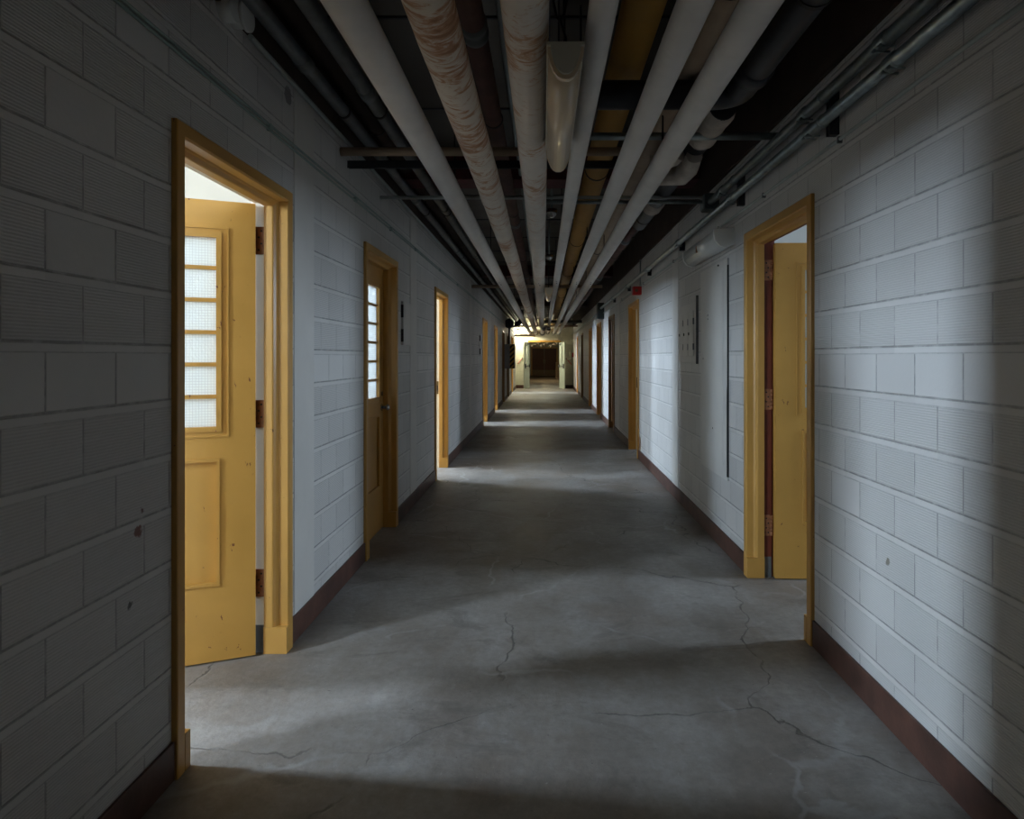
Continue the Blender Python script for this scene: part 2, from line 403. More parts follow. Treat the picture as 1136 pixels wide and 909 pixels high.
def window(side, a, b, z0, z1, st):
    WCOUNT[0] += 1
    xo = RXL if side == 'L' else RXR; s = -1 if side == 'L' else 1
    e = thing('window_%d' % WCOUNT[0], 'unseen daylit frosted window in a side room off the %s wall, about %d metres along' % ('left' if side == 'L' else 'right', round((a+b)/2)),
              'window', (xo, (a+b)/2, z0), 0, None, 'structure')
    w, h = (b-a)/2, z1-z0
    bm = bmesh.new(); x0, x1 = sorted((0.0, s*.1))
    for (p, q, r_, t) in ((-w, -w+.05, 0, h), (w-.05, w, 0, h), (-w, w, 0, .05), (-w, w, h-.05, h), (-w, w, h*.5-.02, h*.5+.02)):
        add_box(bm, x0, x1, p, q, r_, t)
    finish(bm, 'window_frame', M['white'], e)
    bm = bmesh.new(); x = s*.06
    vs = [bm.verts.new(c) for c in ((x, -w+.02, .02), (x, w-.02, .02), (x, w-.02, h-.02), (x, -w+.02, h-.02))]
    bm.faces.new(vs if s < 0 else vs[::-1])
    me = bpy.data.meshes.new('pane'); bm.to_mesh(me); bm.free(); me.materials.append(emit('daylight_pane', DAY, st))
    p = bpy.data.objects.new('pane', me); C.objects.link(p); p.parent = e

LW = [(-.5, .25, 1.85, 3.1, 130), (2.38, 2.9, 1.85, 3.1, 180), (4.5, 5.6, 1.6, 3.1, 42), (7.0, 7.62, 1.85, 3.1, 140), (8.6, 9.6, 1.85, 3.1, 140),
      (13.4, 14.2, 1.6, 3.1, 190), (16.55, 17.35, 1.6, 3.1, 190), (25.3, 26.4, 1.6, 3.1, 190)]
RW = [(-1.6, -.6, 1.6, 3.1, 60), (3.45, 4.15, 1.7, 3.1, 52), (10.2, 10.9, 1.7, 3.1, 40)]  # first one is an added window behind the camera, fill for the near walls
room_side('L', (-1.4, 3.62, 6.8, 10.8, 15.3, 18.4, 24.6, 28.6), LW)
room_side('R', (-2.4, 1.2, 5.4, 8.2, 11.6, 14.5, 20.0, 27.0), RW)
for w in LW: window('L', *w)
for w in RW: window('R', *w)

# ------------------------------------------------------------------ doors
def profile_extrude(bm, prof, axis_pts):
    pass
def frame_pieces(W, zt):
    """steel door frame; local x = into the wall (0 at casing face), y = along the wall 0..W, z up.
    profile (u, v): u depth, v toward the opening"""
    fr = [(.022, 0), (.003, 0), (0, .004), (0, .045), (.006, .052), (.046, .054), (.050, .058), (.056, .062), (.064, .075), (.070, .078), (.108, .078), (.108, .03), (.022, .03)]
    inn = [(.108, .062), (.160, .062), (.160, .052), (.182, .050), (.182, .0), (.165, .0), (.165, .03), (.108, .03)]
    res = []
    for prof in (fr, inn):
        bm = bmesh.new()
        def ring(f): return [bm.verts.new(f(u, v)) for u, v in prof]
        A = ring(lambda u, v: (u, v, 0)); B = ring(lambda u, v: (u, v, zt-v))
        D = ring(lambda u, v: (u, W-v, zt-v)); E = ring(lambda u, v: (u, W-v, 0))
        n = len(prof)
        for P, Q in ((A, B), (B, D), (D, E)):
            for i in range(n): bm.faces.new((P[i], P[(i+1) % n], Q[(i+1) % n], Q[i]))
        bm.faces.new(A); bm.faces.new(E[::-1])
        if prof is fr:
            for y0, y1 in ((.050, .081), (W-.081, W-.050)): add_box(bm, .0005, .109, y0, y1, 0, .125)
        res.append(bm)
    return res

def door_leaf(parent, body, S=.155, w=.885, h=2.115, glazed=True, knob=True, t=.045):
    """local x from the hinge edge (0) to the free edge (w); y thickness; half-glazed with six lights"""
    e = None
    bm = bmesh.new(); y0, y1 = -t/2, t/2
    z1, z2, z3, z4 = .36, .93, 1.07, 1.955
    add_box(bm, 0, S, y0, y1, .008, h); add_box(bm, w-S, w, y0, y1, .008, h)
    add_box(bm, S, w-S, y0, y1, .008, z1); add_box(bm, S, w-S, y0, y1, z2, z3); add_box(bm, S, w-S, y0, y1, z4, h)
    if glazed:
        n = 6; ph = (z4-z3)/n
        for i in range(1, n): add_box(bm, S, w-S, -.014, .014, z3+i*ph-.009, z3+i*ph+.009)
    add_box(bm, S, w-S, -.010, .010, z1, z2)                       # recessed lower panel
    for s in (-1, 1):                                              # planted mouldings
        for (a, b, zz0, zz1, o_) in ((S-.004, w-S+.004, z3-.004, z4+.004, .026), (S, w-S, z1, z2, .016)):
            yy0, yy1 = sorted((s*.012, s*(t/2+.007)))
            add_box(bm, a-o_*.3, a+o_*.55, yy0, yy1, zz0-o_*.3, zz1+o_*.3); add_box(bm, b-o_*.55, b+o_*.3, yy0, yy1, zz0-o_*.3, zz1+o_*.3)
            add_box(bm, a+o_*.55, b-o_*.55, yy0, yy1, zz0-o_*.3, zz0+o_*.55); add_box(bm, a+o_*.55, b-o_*.55, yy0, yy1, zz1-o_*.55, zz1+o_*.3)
    if glazed:                                                     # thin outer bead round the window, as on the real leaf
        for s in (-1, 1):
            yy0, yy1 = sorted((s*t/2, s*(t/2+.005)))
            a, b, c0, c1 = S-.034, w-S+.034, z3-.030, z4+.030
            add_box(bm, a-.008, a, yy0, yy1, c0-.008, c1+.008); add_box(bm, b, b+.008, yy0, yy1, c0-.008, c1+.008)
            add_box(bm, a, b, yy0, yy1, c0-.008, c0); add_box(bm, a, b, yy0, yy1, c1, c1+.008)
    leaf = finish(bm, 'door_leaf', body, parent)
    if glazed:
        g = bmesh.new(); n = 6; ph = (z4-z3)/n
        for i in range(n): add_box(g, S+.005, w-S-.005, -.003, .003, z3+i*ph+.009, z3+(i+1)*ph-.009)
        finish(g, 'wired_glass', M['glass'], leaf)
    if knob:
        for s in (-1, 1):
            bm = bmesh.new()
            add_tube(bm, [(w-.07, s*t/2, .99), (w-.07, s*(t/2+.006), .99)], .03, 20)
            add_tube(bm, [(w-.07, s*t/2, .99), (w-.07, s*(t/2+.03), .99), (w-.07, s*(t/2+.035), .99), (w-.07, s*(t/2+.045), .99), (w-.07, s*(t/2+.058), .99), (w-.07, s*(t/2+.066), .99)], [.012, .012, .02, .028, .026, .012], 20)
            finish(bm, 'knob', M['chrome'], leaf)
            tube('keyhole_plate', [(w-.07, s*t/2, 1.10), (w-.07, s*(t/2+.008), 1.10)], .018, M['brass'], leaf, 16)
    return leaf

for i, (side, ya, yb, ang, hs, fm, label) in enumerate(DOORS):
    s = -1 if side == 'L' else 1
    xf = (XL+.02) if side == 'L' else (XR-.02)
    W = yb-ya; zt = 2.19
    root = thing('door_%d' % (i+1), label, 'door', (xf, ya, 0), 0, None, 'structure')
    near = i in (0, 1, 2, 9)
    body = M['yellow'] if fm == 'yellow' else M['brown_frame']
    a, b = frame_pieces(W, zt)
    for bm in (a, b):
        if s < 0:
            for v_ in bm.verts: v_.co.x = -v_.co.x
    fo = finish(a, 'door_frame', M['yellow_frame'] if fm == 'yellow' else M['brown_frame'], root)
    rab = M['maroonrabbet'] if i == 9 else M['creamrabbet']
    if fm == 'brown': rab = M['brown_frame']
    r_ = finish(b, 'rabbet', rab, fo)
    if i in (0, 9): r_['label'] = 'cream painted rabbet' if i == 0 else 'maroon painted rabbet'
    # rubbed metal foot of the rabbet
    if i in (0, 9):
        x0, x1 = sorted((s*.1085, s*.158)); o = box('rabbet_foot', (x0, x1, W-.0635, W-.05, 0, .13), M['greypipe'], fo); o['label'] = 'bare grey metal foot of the rabbet'
    # leaf
    wl = W-.13; hy = (yb-.066) if hs == 'f' else (ya+.066)
    leaf = door_leaf(root, body, S=.172 if i == 9 else .155, w=wl, glazed=(fm == 'yellow'), knob=True)
    hx = xf+s*.152
    hx = xf+s*(.168 if i == 9 else .152)
    into = Vector((s, 0)); closed = Vector((0, -1 if hs == 'f' else 1))
    th = math.radians(ang); d = closed*math.cos(th)+into*math.sin(th)
    # pin sits on the room-side face of the leaf
    px, py = hx, hy
    nrm = Vector((-d.y, d.x))
    side_n = nrm if nrm.dot(-into if ang < 45 else closed) > 0 else -nrm   # leaf body lies towards the corridor when closed
    if ang < 1: off = Vector((-s*.0225, 0))
    else: off = side_n*.0225
    leaf.location = (px+off.x-xf, py+off.y-ya, 0); leaf.rotation_euler = (0, 0, math.atan2(d.y, d.x))
    if near or ang > 0:
        for z in (.33, 1.13, 1.95):
            bm = bmesh.new()
            hyl = hy-ya
            yy = sorted((hyl, hyl+(.006 if hs == 'f' else -.006)))
            x0, x1 = sorted((s*.112, s*.150))
            add_box(bm, x0, x1, yy[0]-.002, yy[1]+.001, z-.065, z+.065)
            ex = s*.157; ey = hyl+(-.004 if hs == 'f' else .004)
            for q in range(5): add_tube(bm, [(ex, ey, z-.065+q*.026+.001), (ex, ey, z-.065+(q+1)*.026-.001)], .0075, 10)
            for q in (-.045, -.015, .015, .045):
                yv = yy[0]-.002 if hs == 'f' else yy[1]+.002
                add_tube(bm, [(s*(.124+.012*(1 if q in (-.045, .015) else 0)), yv+.001, z+q), (s*(.124+.012*(1 if q in (-.045, .015) else 0)), yv-.0015 if hs == 'f' else yv+.0015, z+q)], .005, 10, mi=1)
            finish(bm, 'hinge', [M['hinge'], M['darkplastic']], fo)
    if i in (2, 3, 10):     # strike plate on the far rabbet
        bm = bmesh.new(); x0, x1 = sorted((s*.118, s*.148)); add_box(bm, x0, x1, W-.0645, W-.06, .93, 1.09)
        x0, x1 = sorted((s*.126, s*.140)); add_box(bm, x0, x1, W-.0655, W-.06, .965, 1.04, mi=1)
        finish(bm, 'strike_plate', [M['brass'], M['darkplastic']], fo)

# ------------------------------------------------------------------ lobby wall with the pale double doors, and the passage beyond
bm = bmesh.new()
DX0, DX1 = -.66, .74
add_box(bm, XL, DX0-.0, YE, YE+.2, 0, CEIL); add_box(bm, DX1, XR, YE, YE+.2, 0, CEIL); add_box(bm, DX0, DX1, YE, YE+.2, 2.10, CEIL)
struct(finish(bm, 'wall_end', M['block_end']), 'cream block wall around the pale double doors', 'wall')
bm = bmesh.new()
add_box(bm, XL, DX0-.02, YE-.012, YE, 0, .15); add_box(bm, DX1+.02, XR, YE-.012, YE, 0, .15)
struct(finish(bm, 'baseboard_end', M['base']), 'dark base at the foot of the cream wall', 'baseboard')
root = thing('door_17', 'pale green fire doors folded open at the far end of the corridor', 'door', (0, YE, 0), 0, None, 'structure')
bm = bmesh.new()
for x0, x1, z0, z1 in ((DX0-.03, DX0+.03, 0, 2.13), (DX1-.03, DX1+.03, 0, 2.13), (DX0-.03, DX1+.03, 2.05, 2.13)): add_box(bm, x0, x1, -.02, .22, z0, z1)
finish(bm, 'door_frame', M['yellow_frame'], root, bevel=.004)
for s, hx in ((-1, DX0+.02), (1, DX1-.02)):
    bm = bmesh.new(); w = .68
    # frame around a tall narrow vision panel
    add_box(bm, 0, w, -.022, .022, .01, 1.05); add_box(bm, 0, w, -.022, .022, 1.85, 2.04)
    add_box(bm, 0, .30, -.022, .022, 1.05, 1.85); add_box(bm, .42, w, -.022, .022, 1.05, 1.85)
    lf = finish(bm, 'door_leaf', M['endleaf'], root, bevel=.003)
    lf.location = (hx, -.03, 0); d = Vector((s*.30, -.95)); lf.rotation_euler = (0, 0, math.atan2(d.y, d.x))
    box('vision_glass', (.30, .42, -.004, .004, 1.05, 1.85), M['glass'], lf)
    bm = bmesh.new(); q = 1 if s < 0 else -1
    for sgn in (q,):
        add_tube(bm, [(.06, sgn*.022, 1.0), (.06, sgn*.09, 1.0), (w-.06, sgn*.09, 1.0), (w-.06, sgn*.022, 1.0)], .016, 10)
        y0, y1 = sorted((sgn*.022, sgn*.07)); add_box(bm, .03, .09, y0, y1, .94, 1.06); add_box(bm, w-.09, w-.03, y0, y1, .90, 1.10)
    finish(bm, 'panic_bar', M['greypipe'], lf)
    bm = bmesh.new(); y0, y1 = sorted((q*.022, q*.06)); add_box(bm, .05, .28, y0, y1, 1.93, 2.0); finish(bm, 'door_closer', M['greypipe'], lf)
# far passage
struct(box('wall_far', (XL, XR, YF, YF+.2, 0, CEIL), M['block_end']), 'cream wall behind the dark red double doors', 'wall')
root = thing('door_18', 'dark red double doors closed at the end of the passage, kick plates below', 'door', (0, YF, 0), 0, None, 'structure')
bm = bmesh.new()
for x0, x1, z0, z1 in ((-.92, -.84, 0, 2.1), (.96, 1.04, 0, 2.1), (-.92, 1.04, 2.02, 2.1)): add_box(bm, x0, x1, -.04, .02, z0, z1)
finish(bm, 'door_frame', M['yellow_frame'], root)
for x0, x1, k0 in ((-.84, .055, .0), (.065, .96, 0)):
    lf = box('door_leaf', (x0, x1, -.03, .01, .02, 2.02), M['farleaf'], root, bevel=.003)
    box('kick_plate', (x0+.02, x1-.02, -.036, -.03, .04, .42), M['kick'], lf)
    xm = x1-.06 if x0 < 0 else x0+.06
    bm = bmesh.new(); add_box(bm, xm-.03, xm+.03, -.04, -.03, .9, 1.2); add_tube(bm, [(xm, -.03, .95), (xm, -.08, .95), (xm, -.08, 1.15), (xm, -.03, 1.15)], .01, 8)
    finish(bm, 'pull_handle', M['kick'], lf)
t = tag(box('cabinet', (.80, 1.27, 43.0, 43.5, 0, 1.05), M['tan'], bevel=.01), 'tan cabinet standing against the right wall of the far passage', 'cabinet')
box('cabinet_door', (.82, 1.04, 42.985, 43.0, .06, 1.0), M['kick'], t); box('cabinet_door', (1.05, 1.26, 42.985, 43.0, .06, 1.0), M['kick'], t)

# ------------------------------------------------------------------ pipes
def hanger_mesh(r, top, strap=.02, ring=True):
    bm = bmesh.new()
    n = 20; t = .004
    for a in range(n if ring else 0):
        a0, a1 = 2*math.pi*a/n, 2*math.pi*(a+1)/n
        vs = []
        for yy in (-strap/2, strap/2):
            for rr in (r+.001, r+.001+t):
                for aa in (a0, a1): vs.append(bm.verts.new((rr*math.cos(aa), yy, rr*math.sin(aa))))
        for q in ((0, 1, 3, 2), (4, 6, 7, 5), (2, 3, 7, 6), (0, 4, 5, 1)): bm.faces.new([vs[i] for i in q])
    add_tube(bm, [(0, 0, r), (0, 0, top)], .005, 8)
    add_tube(bm, [(0, 0, r+.005), (0, 0, r+.03)], .011, 6)
    me = bpy.data.meshes.new('hanger'); bm.to_mesh(me); bm.free(); me.materials.append(M['hanger']); return me
def hangers(parent, x, z, r, ys, name='hanger', ring=True):
    me = hanger_mesh(r, CEIL-.002-z, ring=ring)
    for y in ys:
        o = bpy.data.objects.new(name, me); C.objects.link(o); o.parent = parent; o.location = (x, y, z)
def run(x, z, y0, y1, r, step=.25, sag=0.0, wob=0.0):
    n = max(2, int((y1-y0)/step)); pts = []; rr = []
    for i in range(n+1):
        y = y0+(y1-y0)*i/n
        pts.append((x + wob*math.sin(y*1.9), y, z + sag*math.sin(y*2*math.pi/2.9)))
        rr.append(r*(1+random.uniform(-1, 1)*wob*6))
    return pts, rr
ZP = 1.06
def zx(tanv, zp=ZP): return tanv*zp
PIPES = [
    (-.557, .052, 'lag_white', 0, 'thick white lagged pipe, leftmost of the big white pipes', (4.4, 7.4, 10.4, 13.4, 17, 21, 25)),
    (-.321, .068, 'lag_rust', .0028, 'lumpy white lagged pipe covered with rust brown stains, second from the left', (2.9, 5.9, 8.9, 12, 15.5, 19, 23)),
    (-.0524, .069, 'lag_some', .0008, 'fat white pipe with faint rust rings left of the hanging light', (3.4, 6.3, 9.3, 12.3, 16, 20, 24)),
    (.170, .041, 'lag_white', 0, 'slim white pipe just right of the hanging light', (3.2, 6.6, 9.6, 12.6, 16.4, 20.4, 24.4)),
    (.4265, .0464, 'lag_white', 0, 'white pipe between the ochre pipe and the rightmost white pipe', (3.3, 6.9, 9.9, 12.9, 16.7, 20.7, 24.7)),
    (.611, .0462, 'lag_white', 0, 'white lagged pipe, rightmost of the big white pipes', (3.6, 7.1, 10.1, 13.1, 17, 21, 25)),
]
for (tn, rd, mat, lump, label, hs) in PIPES:
    x = tn*ZP; r = rd*math.hypot(x, ZP)
    pts, rr = run(x, H+ZP, YB+.1, YE-.02, r, .12 if lump else .5, 0, lump)
    p = thing('lagged_pipe', label, 'pipe', (0, 0, 0), 0, 'white lagged pipes under the ceiling')
    tube('lagging', pts, rr, M[mat], p, 28, lump*3 if lump > .002 else 0)
    # canvas joint bands
    yy = 1.3+random.random()
    while yy < YE-6:
        wb = .03 if not lump else .045; bm = bmesh.new()
        add_tube(bm, [(x, yy, H+ZP), (x, yy+.004, H+ZP), (x, yy+wb, H+ZP), (x, yy+wb+.004, H+ZP)], [r, r*1.018, r*1.018, r], 28, False)
        finish(bm, 'joint_band', M[mat], p); yy += random.uniform(2.2, 3.4)
    hangers(p, x, H+ZP, r, hs, 'hanger_rod', False)
    # short black pen marks on the underside
    for q in range(2):
        a = math.radians(-97+q*12); yy = 8.9+q*.2
        cx, cz = x+math.cos(a)*(r+.001), H+ZP+math.sin(a)*(r+.001)
        box('pen_mark', (cx-.005-.004*q, cx+.005, yy, yy+.07+.05*q, cz-.001, cz+.001), M['darkplastic'], p)

def pipe_thing(name, label, cat, mat, pts, rr, seg=20, group=None):
    p = thing(name, label, cat, (0, 0, 0), 0, group)
    tube('pipe_body' if name != 'conduit' else 'tubing', pts, rr, mat, p, seg); return p
# ochre pipe
x, z = .283*1.42, H+1.42; r = .0875
pts, rr = run(x, z, YB+.1, YE-.02, r, .3, 0, .001)
p = pipe_thing('ochre_pipe', 'ochre yellow lagged pipe set higher, between the white pipes', 'pipe', M['lag_yellow'], pts, rr, 28)
yy = 2.2
while yy < 20:
    finish(add_tube(bmesh.new(), [(x, yy, z), (x, yy+.01, z), (x, yy+.02, z)], [r, r*1.03, r], 28, False), 'strap_band', M['lag_yellow'], p); yy += 1.45
hangers(p, x, z, r, (2.0, 5.0, 8.0, 11, 15, 19, 23))
# maroon pipe
x, z, r = -.211*1.40, H+1.40, .052
p = pipe_thing('maroon_pipe', 'dark maroon pipe set higher, between the stained pipe and the fat white pipe', 'pipe', M['maroon'], *run(x, z, YB+.1, YE-.02, r, 1))
for yy in (2.82, 6.9, 11.4):
    bm = bmesh.new(); add_tube(bm, [(x, yy-.06, z), (x, yy-.055, z), (x, yy-.02, z), (x, yy-.015, z), (x, yy+.02, z), (x, yy+.025, z), (x, yy+.06, z), (x, yy+.065, z)], [r, r*1.14, r*1.14, r*1.04, r*1.04, r*1.14, r*1.14, r], 24, False)
    o = finish(bm, 'coupling', M['greypipe'], p); o['label'] = 'grey metal coupling'
hangers(p, x, z, r, (3.9, 6.4, 9.4, 13, 17, 21, 25))
# second pipe above the rightmost white one
x, z, r = .50*1.36, H+1.36, .06
p = pipe_thing('beige_pipe', 'beige pipe half hidden above the rightmost white pipe', 'pipe', M['tan'], *run(x, z, YB+.1, YE-.02, r, 1)); hangers(p, x, z, r, (2.4, 5.4, 8.4, 12.4))
# two grey pipes by the left wall
for tn, zp, r, lab in ((-.815, 1.40, .035, 'slim grey iron pipe, nearest the left wall'), (-.668, 1.40, .038, 'slim grey iron pipe, second from the left wall')):
    x = tn*zp; z = H+zp
    p = pipe_thing('iron_pipe', lab, 'pipe', M['greypipe'], *run(x, z, YB+.1, YE-.02, r, 1), group='grey iron pipes high on the left')
    for k_, yy in enumerate((3.15, 5.9, 8.7, 11.5, 14.3)):
        bm = bmesh.new(); yy += .35*(tn > -.7); add_tube(bm, [(x, yy-.05, z), (x, yy-.047, z), (x, yy+.047, z), (x, yy+.05, z)], [r, r*1.16, r*1.16, r], 20, False); finish(bm, 'coupling', M['greypipe'], p)
    hangers(p, x, z, r, (3.78, 6.4, 9.2, 12, 15, 18))
# dark pipe up against the fascia, left
p = pipe_thing('dark_pipe', 'dark brown pipe tucked in the top left corner of the corridor', 'pipe', M['fascia'], *run(-1.13, H+1.56, YB+.1, YE-.02, .055, 1)); hangers(p, -1.13, H+1.56, .055, (4.5, 9.0, 14.0))
# bluish conduit beside the fat pipe
tag(tube('conduit', [(-.19, YB+.1, H+1.50), (-.19, YE-.1, H+1.50)], .014, M['conduit']), 'pale bluish conduit high beside the fat white pipe', 'conduit')

# black drain pipe with its elbow crossing left
z = H+1.225; R = .10; xb = .90; yb_ = 3.10
pts = [(xb, YB+.1, z), (xb, 1.5, z), (xb, yb_-R-.1, z)] + [(xb-.0-R+R*math.cos(math.radians(a)), yb_-R+R*math.sin(math.radians(a)), z) for a in range(0, 91, 10)] + [(.5, yb_, z), (-.02, yb_, z)]
rr = [.066]*len(pts)
p = pipe_thing('drain_pipe', 'black cast iron drain pipe turning left above the white pipes', 'pipe', M['black'], pts, rr, 28)
finish(add_tube(bmesh.new(), [(xb, 2.78, z), (xb, 2.785, z), (xb, 2.86, z), (xb, 2.865, z)], [.066, .078, .078, .066], 28, False), 'collar', M['black'], p)
bm = bmesh.new(); add_tube(bm, [(.76, yb_, z), (.755, yb_, z), (.69, yb_, z), (.685, yb_, z)], [.066, .078, .078, .066], 28, False); finish(bm, 'collar', M['black'], p)
hangers(p, xb, z, .066, (.6, 2.2))
# lower black pipe continuing farther down, plaster capped
z = H+1.27; xb = .91
p = pipe_thing('drain_pipe', 'black drain pipe with white plaster collars, high by the right wall', 'pipe', M['black'], [(xb, 3.35, z), (xb, 3.5, z), (xb, 6.3, z)], .07, 28)
for y0, y1, r1 in ((3.36, 3.85, .083), (5.35, 5.62, .084)):
    n = 8; pts = [(xb, y0+(y1-y0)*i/n, z) for i in range(n+1)]
    rr = [.07]+[r1*random.uniform(.95, 1.03) for _ in range(n-1)]+[.07]
    o = tube('plaster_collar', pts, rr, M['plaster'], p, 24, .02); o['label'] = 'white plaster collar'
hangers(p, xb, z, .07, (4.6, 6.0))
p = pipe_thing('rusty_pipe', 'rusty brown pipe high along the right side', 'pipe', M['maroon'], *run(.90, H+1.29, 6.3, YE-.02, .045, 1))
for yy in (7.2, 10.6, 14.5, 19): bm = bmesh.new(); add_tube(bm, [(.90, yy, H+1.29), (.90, yy+.005, H+1.29), (.90, yy+.14, H+1.29), (.90, yy+.145, H+1.29)], [.045, .057, .057, .045], 20, False); finish(bm, 'coupling', M['greypipe'], p)
hangers(p, .90, H+1.29, .045, (8.4, 11.6, 16, 22))
# knobbly plaster covered elbows under the cross conduit
bm = bmesh.new()
def lumpy(pts, rr): add_tube(bm, pts, [q*random.uniform(.94, 1.07) for q in rr], 18, True, .04)
lumpy([(.90, 3.95, H+1.20), (.90, 4.1, H+1.165), (.87, 4.2, H+1.15), (.80, 4.24, H+1.15), (.70, 4.25, H+1.15)], [.05, .055, .06, .05, .05])
lumpy([(.82, 3.98, H+1.22), (.79, 4.02, H+1.21), (.75, 4.08, H+1.20), (.66, 4.1, H+1.2)], [.045, .052, .048, .045])
tag(finish(bm, 'pipe_elbow', M['plaster']), 'knobbly white plaster elbows under the ceiling near the right door', 'pipe elbow')

# cross pipes
def cross(name, label, mat, y, z, x0, x1, r, extra=None):
    p = thing(name, label, 'cross pipe' if 'pipe' in name else 'conduit', (0, 0, 0))
    tube('tubing', [(x0, y, z), (x1, y, z)], r, mat, p, 16); return p
p = cross('cross_pipe', 'tan pipe crossing above the white pipes, nearest', M['tan'], 4.02, H+1.245, XL+.0, .50, .026)
bm = bmesh.new(); x0, x1 = XL+.03, .49
add_box(bm, x0, x1, 4.05, 4.09, H+1.195, H+1.20); add_box(bm, x0, x1, 4.085, 4.09, H+1.16, H+1.20)
add_box(bm, x0, x1, 4.05, 4.055, H+1.155, H+1.20)
tag(finish(bm, 'support_channel', M['black']), 'black steel channel just below the nearest tan cross pipe', 'steel channel')
p = cross('cross_conduit', 'galvanized conduit crossing to the right wall above the pipes, nearest', M['galv'], 3.62, H+1.205, .20, XR, .0205)
p = cross('cross_conduit', 'pale conduit crossing the full width just beyond the tan pipe', M['conduit'], 4.99, H+1.20, XL, XR-.06, .014)
p = cross('cross_conduit', 'galvanized conduit running into the box on the right wall', M['galv'], 4.99, H+1.165, .02, 1.20, .014)
cross('cross_pipe', 'brown pipe crossing the ceiling before the fourth left door', M['tan'], 11.3, H+1.2, XL, 1.0, .028)
cross('cross_pipe', 'grey pipe crossing the ceiling far down the corridor', M['greypipe'], 22.6, H+1.2, -.1, XR, .05)
cross('cross_pipe', 'brown pipe crossing the ceiling beyond the hazard box', M['tan'], 25.5, H+1.18, XL, XR, .03)
cross('cross_pipe', 'tan pipe stub crossing above the lobby', M['tan'], 28.0, H+.90, XL, -.35, .05)

# lagged ends / valves where the pipes meet the lobby wall
for (tn, *_r) in PIPES:
    x = tn*ZP; rd = _r[0]*1.15
    lab = {-.557: 'leftmost', -.321: 'second', -.0524: 'third', .170: 'fourth', .4265: 'fifth', .611: 'rightmost'}[tn]
    v_ = thing('pipe_flange', 'bright metal flange on the %s white pipe at the lobby wall' % lab, 'flange', (x, YE-.25, H+ZP), 0, 'flanges at the far pipe ends')
    bm = bmesh.new(); add_tube(bm, [(0, -.04, 0), (0, .04, 0)], rd*1.7, 20); finish(bm, 'flange_plate', M['chrome'] if tn > -.1 else M['tan'], v_, bevel=.004)
    tube('flange_neck', [(0, -.12, 0), (0, -.05, 0), (0, -.04, 0)], [rd*1.02, rd*1.15, rd*1.4], M['greypipe'], v_, 20)

# ------------------------------------------------------------------ right wall conduits
def wall_conduit(label, x, z, r, y0, y1, coup, end=None):
    p = thing('conduit', label, 'conduit', (0, 0, 0), 0, 'galvanized conduits on the right wall')
    pts = [(x, y0, z), (x, y1, z)]
    if end: pts += end
    tube('tubing', pts, r, M['galv'], p, 20)
    for yy in coup:
        bm = bmesh.new(); add_tube(bm, [(x, yy-.035, z), (x, yy-.03, z), (x, yy+.03, z), (x, yy+.035, z)], [r, r*1.22, r*1.22, r], 20, False)
        for dy in (-.022, .022):
            add_tube(bm, [(x-r*.9, yy+dy, z-r*.9), (x-r*1.45, yy+dy, z-r*1.45)], .006, 6)
            add_box(bm, x-r*1.2, x+r*1.2, yy+dy-.004, yy+dy+.004, z-r*1.3, z-r*1.05)
        finish(bm, 'coupling', M['galv'], p)
wall_conduit('upper galvanized conduit on the right wall, ending at the square box', 1.245, H+1.155, .026, YB+.1, 4.95, (2.42, 3.16, 4.6))
wall_conduit('lower galvanized conduit on the right wall, running far down the corridor', 1.245, H+1.05, .026, YB+.1, 14.4, (2.36, 3.08, 4.4, 6.1, 7.9, 9.8, 11.8))
b_ = tag(box('junction_box', (1.20, XR, 4.93, 5.06, H+1.10, H+1.22), M['darkbox'], bevel=.006), 'grey square box where the upper conduit ends on the right wall', 'junction box')
box('box_cover', (1.193, 1.20, 4.94, 5.05, H+1.11, H+1.21), M['galv'], b_)
for k_, (y, lab) in enumerate(((2.95, 'dark strut bracket carrying both conduits, near the right door head'), (4.32, 'dark strut bracket carrying conduits, just before the square box'),
                (6.15, 'dark strut bracket above the wall light'), (8.05, 'small strut bracket before the red alarm box'), (9.95, 'small strut bracket just past the red alarm box'), (12.0, 'small strut bracket before the dark grey box'))):
    top = H+1.21 if k_ < 2 else H+1.10
    b_ = thing('strut_bracket', lab, 'bracket', (0, 0, 0), 0, 'conduit brackets on the right wall')
    bm = bmesh.new(); z0 = H+.985
    add_box(bm, 1.272, XR, y-.02, y+.02, z0, top); add_box(bm, 1.266, 1.274, y-.02, y-.012, z0, top); add_box(bm, 1.266, 1.274, y+.012, y+.02, z0, top)
    finish(bm, 'strut', M['black'], b_)
    for zz in ((H+1.155, H+1.05) if k_ < 2 else (H+1.05,)):
        bm = bmesh.new(); add_tube(bm, [(1.245, y-.012, zz), (1.245, y-.011, zz), (1.245, y+.011, zz), (1.245, y+.012, zz)], [.027, .030, .030, .027], 18, False)
        finish(bm, 'clamp', M['galv'], b_)
bx = tag(box('junction_box', (XR-.14, XR, 14.3, 14.6, H+.82, H+1.17), M['darkbox'], bevel=.01), 'dark grey box at the end of the lower conduit, right wall', 'junction box')
box('box_cover', (XR-.147, XR-.14, 14.31, 14.59, H+.83, H+1.16), M['darkbox'], bx)
tag(tube('conduit', [(1.25, 14.6, H+1.0), (1.25, 29.2, H+1.0)], .02, M['galv']), 'thin conduit continuing beyond the dark grey box', 'conduit', 'galvanized conduits on the right wall')
